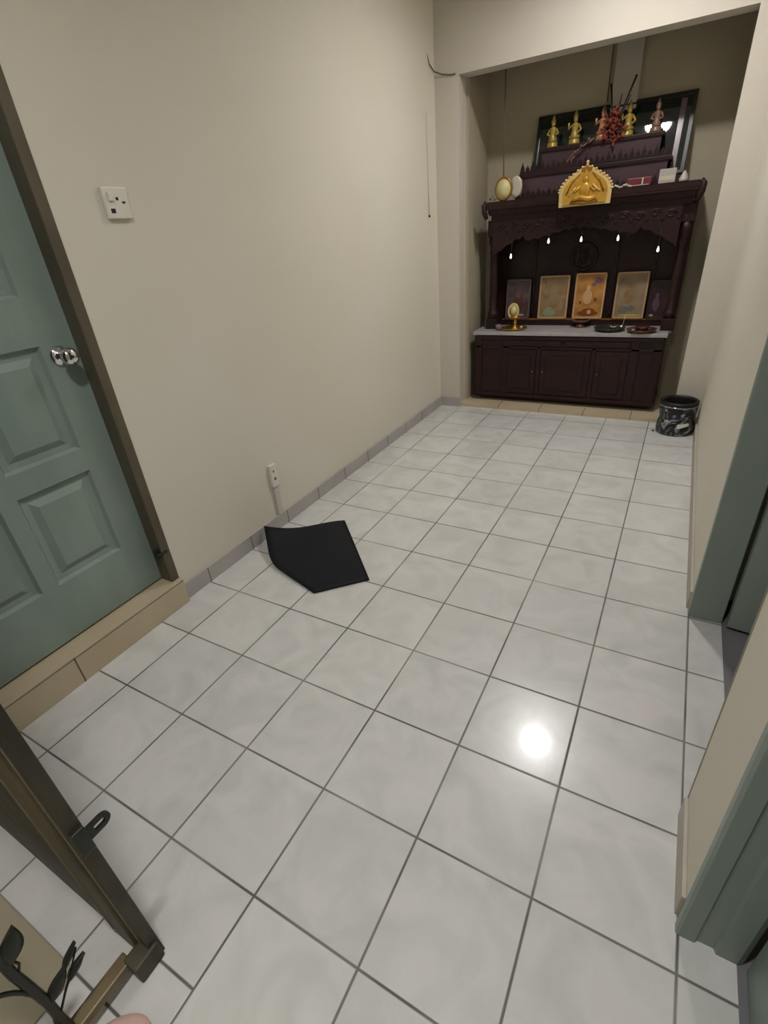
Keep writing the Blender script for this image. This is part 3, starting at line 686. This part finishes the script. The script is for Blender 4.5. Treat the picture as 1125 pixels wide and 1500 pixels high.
t = thing('silver_trinket', 'tiny silver trinket lying at the left corner of the cornice', 'trinket', (-5.4, 12.1, Z))
b = MB('steel'); b.tube([(-5.48, 12.1, Z+.05), (-5.42, 12.08, Z+.12), (-5.36, 12.1, Z+.04), (-5.3, 12.1, Z+.08)], .02, 6); b.build('loop', t)
t = thing('white_box', 'small white cardboard box on the right part of the cornice', 'box', (-1.55, 12.15, Z))
b = MB('carton'); b.bevbox(-1.72, -1.40, 12.08, 12.24, Z, Z+.26, .01); b.use('pearl').box(-1.70, -1.42, 12.075, 12.081, Z+.05, Z+.13); b.build('carton', t)
t = thing('white_cone', 'little white conical ornament right of the white box on the cornice', 'ornament', (-1.2, 12.12, Z))
b = MB('carton'); b.lathe([(0, 0), (.10, 0), (.09, .05), (.03, .17), (.0, .2)], (-1.24, 12.1, Z), 14); b.build('cone', t)
t = thing('red_packet', 'dark red glossy packet lying between the gold plaque and the white box', 'packet', (-2.05, 12.15, Z))
b = MB('redbright'); b.bevbox(-2.35, -1.86, 12.10, 12.22, Z, Z+.16, .02); b.use('pearl').box(-2.05, -2.02, 12.095, 12.101, Z+.02, Z+.15); b.box(-2.3, -1.9, 12.095, 12.1, Z+.012, Z+.025); b.build('wrapper', t)
t = thing('bead_garland', 'short string of pale shiny beads right beside the gold plaque', 'beads', (-2.45, 12.08, Z))
b = MB('pearl')
for k in range(9): b.ball((-2.62+k*.045, 12.06+.02*math.sin(k*2.), Z+.03+.02*math.sin(k*1.4)), .028, 1)
b.build('beads', t)

# glass fronted dark picture leaning on the back wall
t = thing('glass_picture', 'wide dark glass fronted picture leaning behind the golden statuettes', 'picture', (-3.05, 13.0, 5.1))
lean = .27; wx0, wx1 = -4.68, -1.29
mx = Matrix.Translation((0, 12.90, 5.3)) @ Matrix.Rotation(-lean, 4, 'X'); hh = 1.58
b = MB('glassdark'); b.box(wx0+.06, wx1-.06, .0, .02, .06, hh-.06, mx); b.build('glass', t)
b = MB('frameblack')
for a in ((wx0, wx0+.08, 0, hh), (wx1-.09, wx1, 0, hh), (wx0, wx1, 0, .08), (wx0, wx1, hh-.08, hh)): b.bevbox(a[0], a[1], -.03, .05, a[2], a[3], .01, mx)
b.build('frame', t)
b = MB('steel'); b.mats = ['print_mauve']; b.bevbox(wx1-.30, wx1-.19, -.012, .0, .1, hh-.12, .004, mx); b.build('inner_strip', t, label='pale grey strip inside the right edge')

# statuettes
def statuette(x, y, z, label, m, s=1., pose=0):
    t = thing('golden_statuette', label, 'statuette', (x, y, z), 'small golden statuettes on the top tier')
    o = lambda a, c, d: (x+a*s, y+c*s, z+d*s)
    b = MB(m)
    b.lathe([(0, 0), (.13*s, 0), (.14*s, .03*s), (.12*s, .05*s), (.13*s, .09*s), (.10*s, .11*s), (0, .11*s)], (x, y, z), 16); b.build('pedestal', t)
    b = MB(m)
    b.lathe([(0, .10*s), (.10*s, .10*s), (.105*s, .16*s), (.085*s, .22*s), (.065*s, .29*s), (.085*s, .37*s), (.08*s, .40*s), (.03*s, .425*s), (.028*s, .44*s), (.0, .44*s)], (x, y, z), 16)
    b.ball(o(0, 0, .48), .052*s, 2, (1, 1, 1.15))
    b.lathe([(.055*s, .51*s), (.06*s, .53*s), (.045*s, .57*s), (.025*s, .63*s), (0, .67*s)], (x, y, z), 12)
    if pose == 0:
        b.tube([o(-.08, 0, .38), o(-.13, -.02, .28), o(-.06, -.08, .25)], .024*s, 6); b.tube([o(.08, 0, .38), o(.13, -.02, .28), o(.06, -.08, .25)], .024*s, 6)
    else:
        b.tube([o(-.08, 0, .38), o(-.15, -.02, .31), o(-.14, -.05, .43)], .024*s, 6); b.tube([o(.08, 0, .38), o(.14, -.02, .28), o(.08, -.07, .22)], .024*s, 6)
        b.tube([o(-.11, -.03, .14), o(0, -.05, .16), o(.12, -.03, .14)], .035*s, 8)
    b.build('figure', t)
M['statue_yellow'] = mat('yellow_gold_statue', (176, 148, 66), .4, .2, var_rgb=(140, 118, 60), scale=25)
M['statue_peach'] = mat('peach_gold_statue', (196, 136, 96), .4, .1, var_rgb=(150, 96, 70), scale=25)
M['statue_dusk'] = mat('dusky_gold_statue', (140, 108, 84), .4, .1, var_rgb=(112, 84, 80), scale=25)
statuette(-4.20, 12.80, 6.12, 'yellow gold standing statuette, leftmost before the dark glass', 'statue_yellow', .95)
statuette(-3.70, 12.80, 6.12, 'yellow gold seated statuette, second from the left before the dark glass', 'statue_yellow', .98, 1)
statuette(-3.10, 12.80, 6.12, 'peach gold statuette just left of the dried red flowers', 'statue_peach', .98, 1)
statuette(-2.56, 12.80, 6.12, 'yellow gold statuette just right of the dried red flowers', 'statue_yellow', .98, 1)
statuette(-1.99, 12.80, 6.12, 'dusky statuette at the right end beside the lamp glare in the glass', 'statue_dusk', .9)

# dried red flowers
t = thing('dried_red_flowers', 'bunch of dried red flowers with dark twigs in the middle of the top tier', 'flowers', (-2.88, 12.72, 6.1))
b = MB('iron')
rnd = random.Random(3)
for dx, dz, l in ((-.15, .95, 1), (.35, 1.02, 1), (.1, .75, .8), (.28, .7, .8), (-.25, .6, .6)):
    b.tube([(-2.85, 12.72, 6.15), (-2.85+dx*.5, 12.70, 6.15+dz*.55), (-2.85+dx, 12.68, 6.15+dz)], [.02, .016, .022 if dz > .9 else .01], 6)
b.build('twigs', t)
b = MB('red')
for k in range(85):
    a = rnd.uniform(0, 2*math.pi); rr = rnd.uniform(0, 1)**.6; c = Vector((-2.83+.27*rr*math.cos(a)*(1-.1*rr), 12.66+rnd.uniform(-.07, .05), 6.35+.33*rr*math.sin(a)))
    d = Vector((rnd.uniform(-1, 1), rnd.uniform(-1, .2), rnd.uniform(-1, 1))).normalized()
    leaf_mesh(b, c, c+d*rnd.uniform(.07, .13), .03, Vector((rnd.uniform(-1, 1), -1, rnd.uniform(-1, 1))), .005)
b.build('petals', t)
t = thing('dried_gold_sprig', 'pale gold dried sprig drooping over the upper tier left of the red flowers', 'sprig', (-3.5, 12.6, 6.1))
b = MB('goldpale'); b.mats = ['statue_dusk']
b.tube([(-3.22, 12.62, 6.17), (-3.45, 12.60, 6.05), (-3.68, 12.55, 5.9), (-3.82, 12.5, 5.66)], .016, 6)
for k in range(14):
    u = k/13; c = Vector((-3.25-.55*u, 12.58-.05*u, 6.16-.45*u**1.3)); leaf_mesh(b, c, c+Vector((rnd.uniform(-.08, .02), -.02, rnd.uniform(-.13, .06))), .018, (0, -1, .1), .004)
b.build('sprig', t)

# ------------------------------------------------------------------ lamps (both above the frame)
def ceiling_lamp(x, y, label, m):
    t = thing('ceiling_lamp', label, 'lamp', (x, y, H))
    b = MB('white'); b.lathe([(0, -.0), (.42, 0), (.42, -.29), (.40, -.30), (.355, -.30), (.345, -.28), (.345, -.14), (0, -.14)], (x, y, H), 32); b.build('base', t)  # deep rim added to the base to cut light on beam and upper walls
    b = MB(m); b.lathe([(.34, -.14), (.335, -.155), (.30, -.165), (0, -.17)], (x, y, H), 28); b.build('diffuser', t)
ceiling_lamp(-2.42, 8.62, 'round lit ceiling lamp over the far half of the corridor', 'lamp')
ceiling_lamp(-1.9, -1.9, 'round lit ceiling lamp over the near half of the corridor', 'lamp2')

# ------------------------------------------------------------------ world, camera, view
w = bpy.data.worlds.new('World'); bpy.context.scene.world = w; w.use_nodes = True
w.node_tree.nodes['Background'].inputs[0].default_value = (.5, .5, .5, 1); w.node_tree.nodes['Background'].inputs[1].default_value = .05
R_ = ((0.873650, 0.480340, -0.077170), (0.177410, -0.462420, -0.868780), (-0.453000, 0.745320, -0.489210))
r = Vector(R_[0]).normalized(); fwd = Vector(R_[2]).normalized(); up = -(fwd.cross(r)); up = r.cross(fwd).normalized()
cam = bpy.data.cameras.new('camera'); co = bpy.data.objects.new('camera', cam); COL.objects.link(co)
mw = Matrix(((r.x, up.x, -fwd.x, 0), (r.y, up.y, -fwd.y, 0), (r.z, up.z, -fwd.z, 0), (0, 0, 0, 1)))
mw.translation = Vector((-0.7931, -2.0514, 4.6358))*T
co.matrix_world = mw
cam.sensor_fit = 'VERTICAL'; cam.sensor_height = 36; cam.lens = 723.42/1500*36; cam.clip_start = .02
S = bpy.context.scene; S.camera = co
S.view_settings.view_transform = 'Standard'; S.view_settings.look = 'None'; S.view_settings.gamma = 1; S.view_settings.exposure = 1.48
for o in list(bpy.data.objects):
    if '_o' in o.keys(): del o['_o']
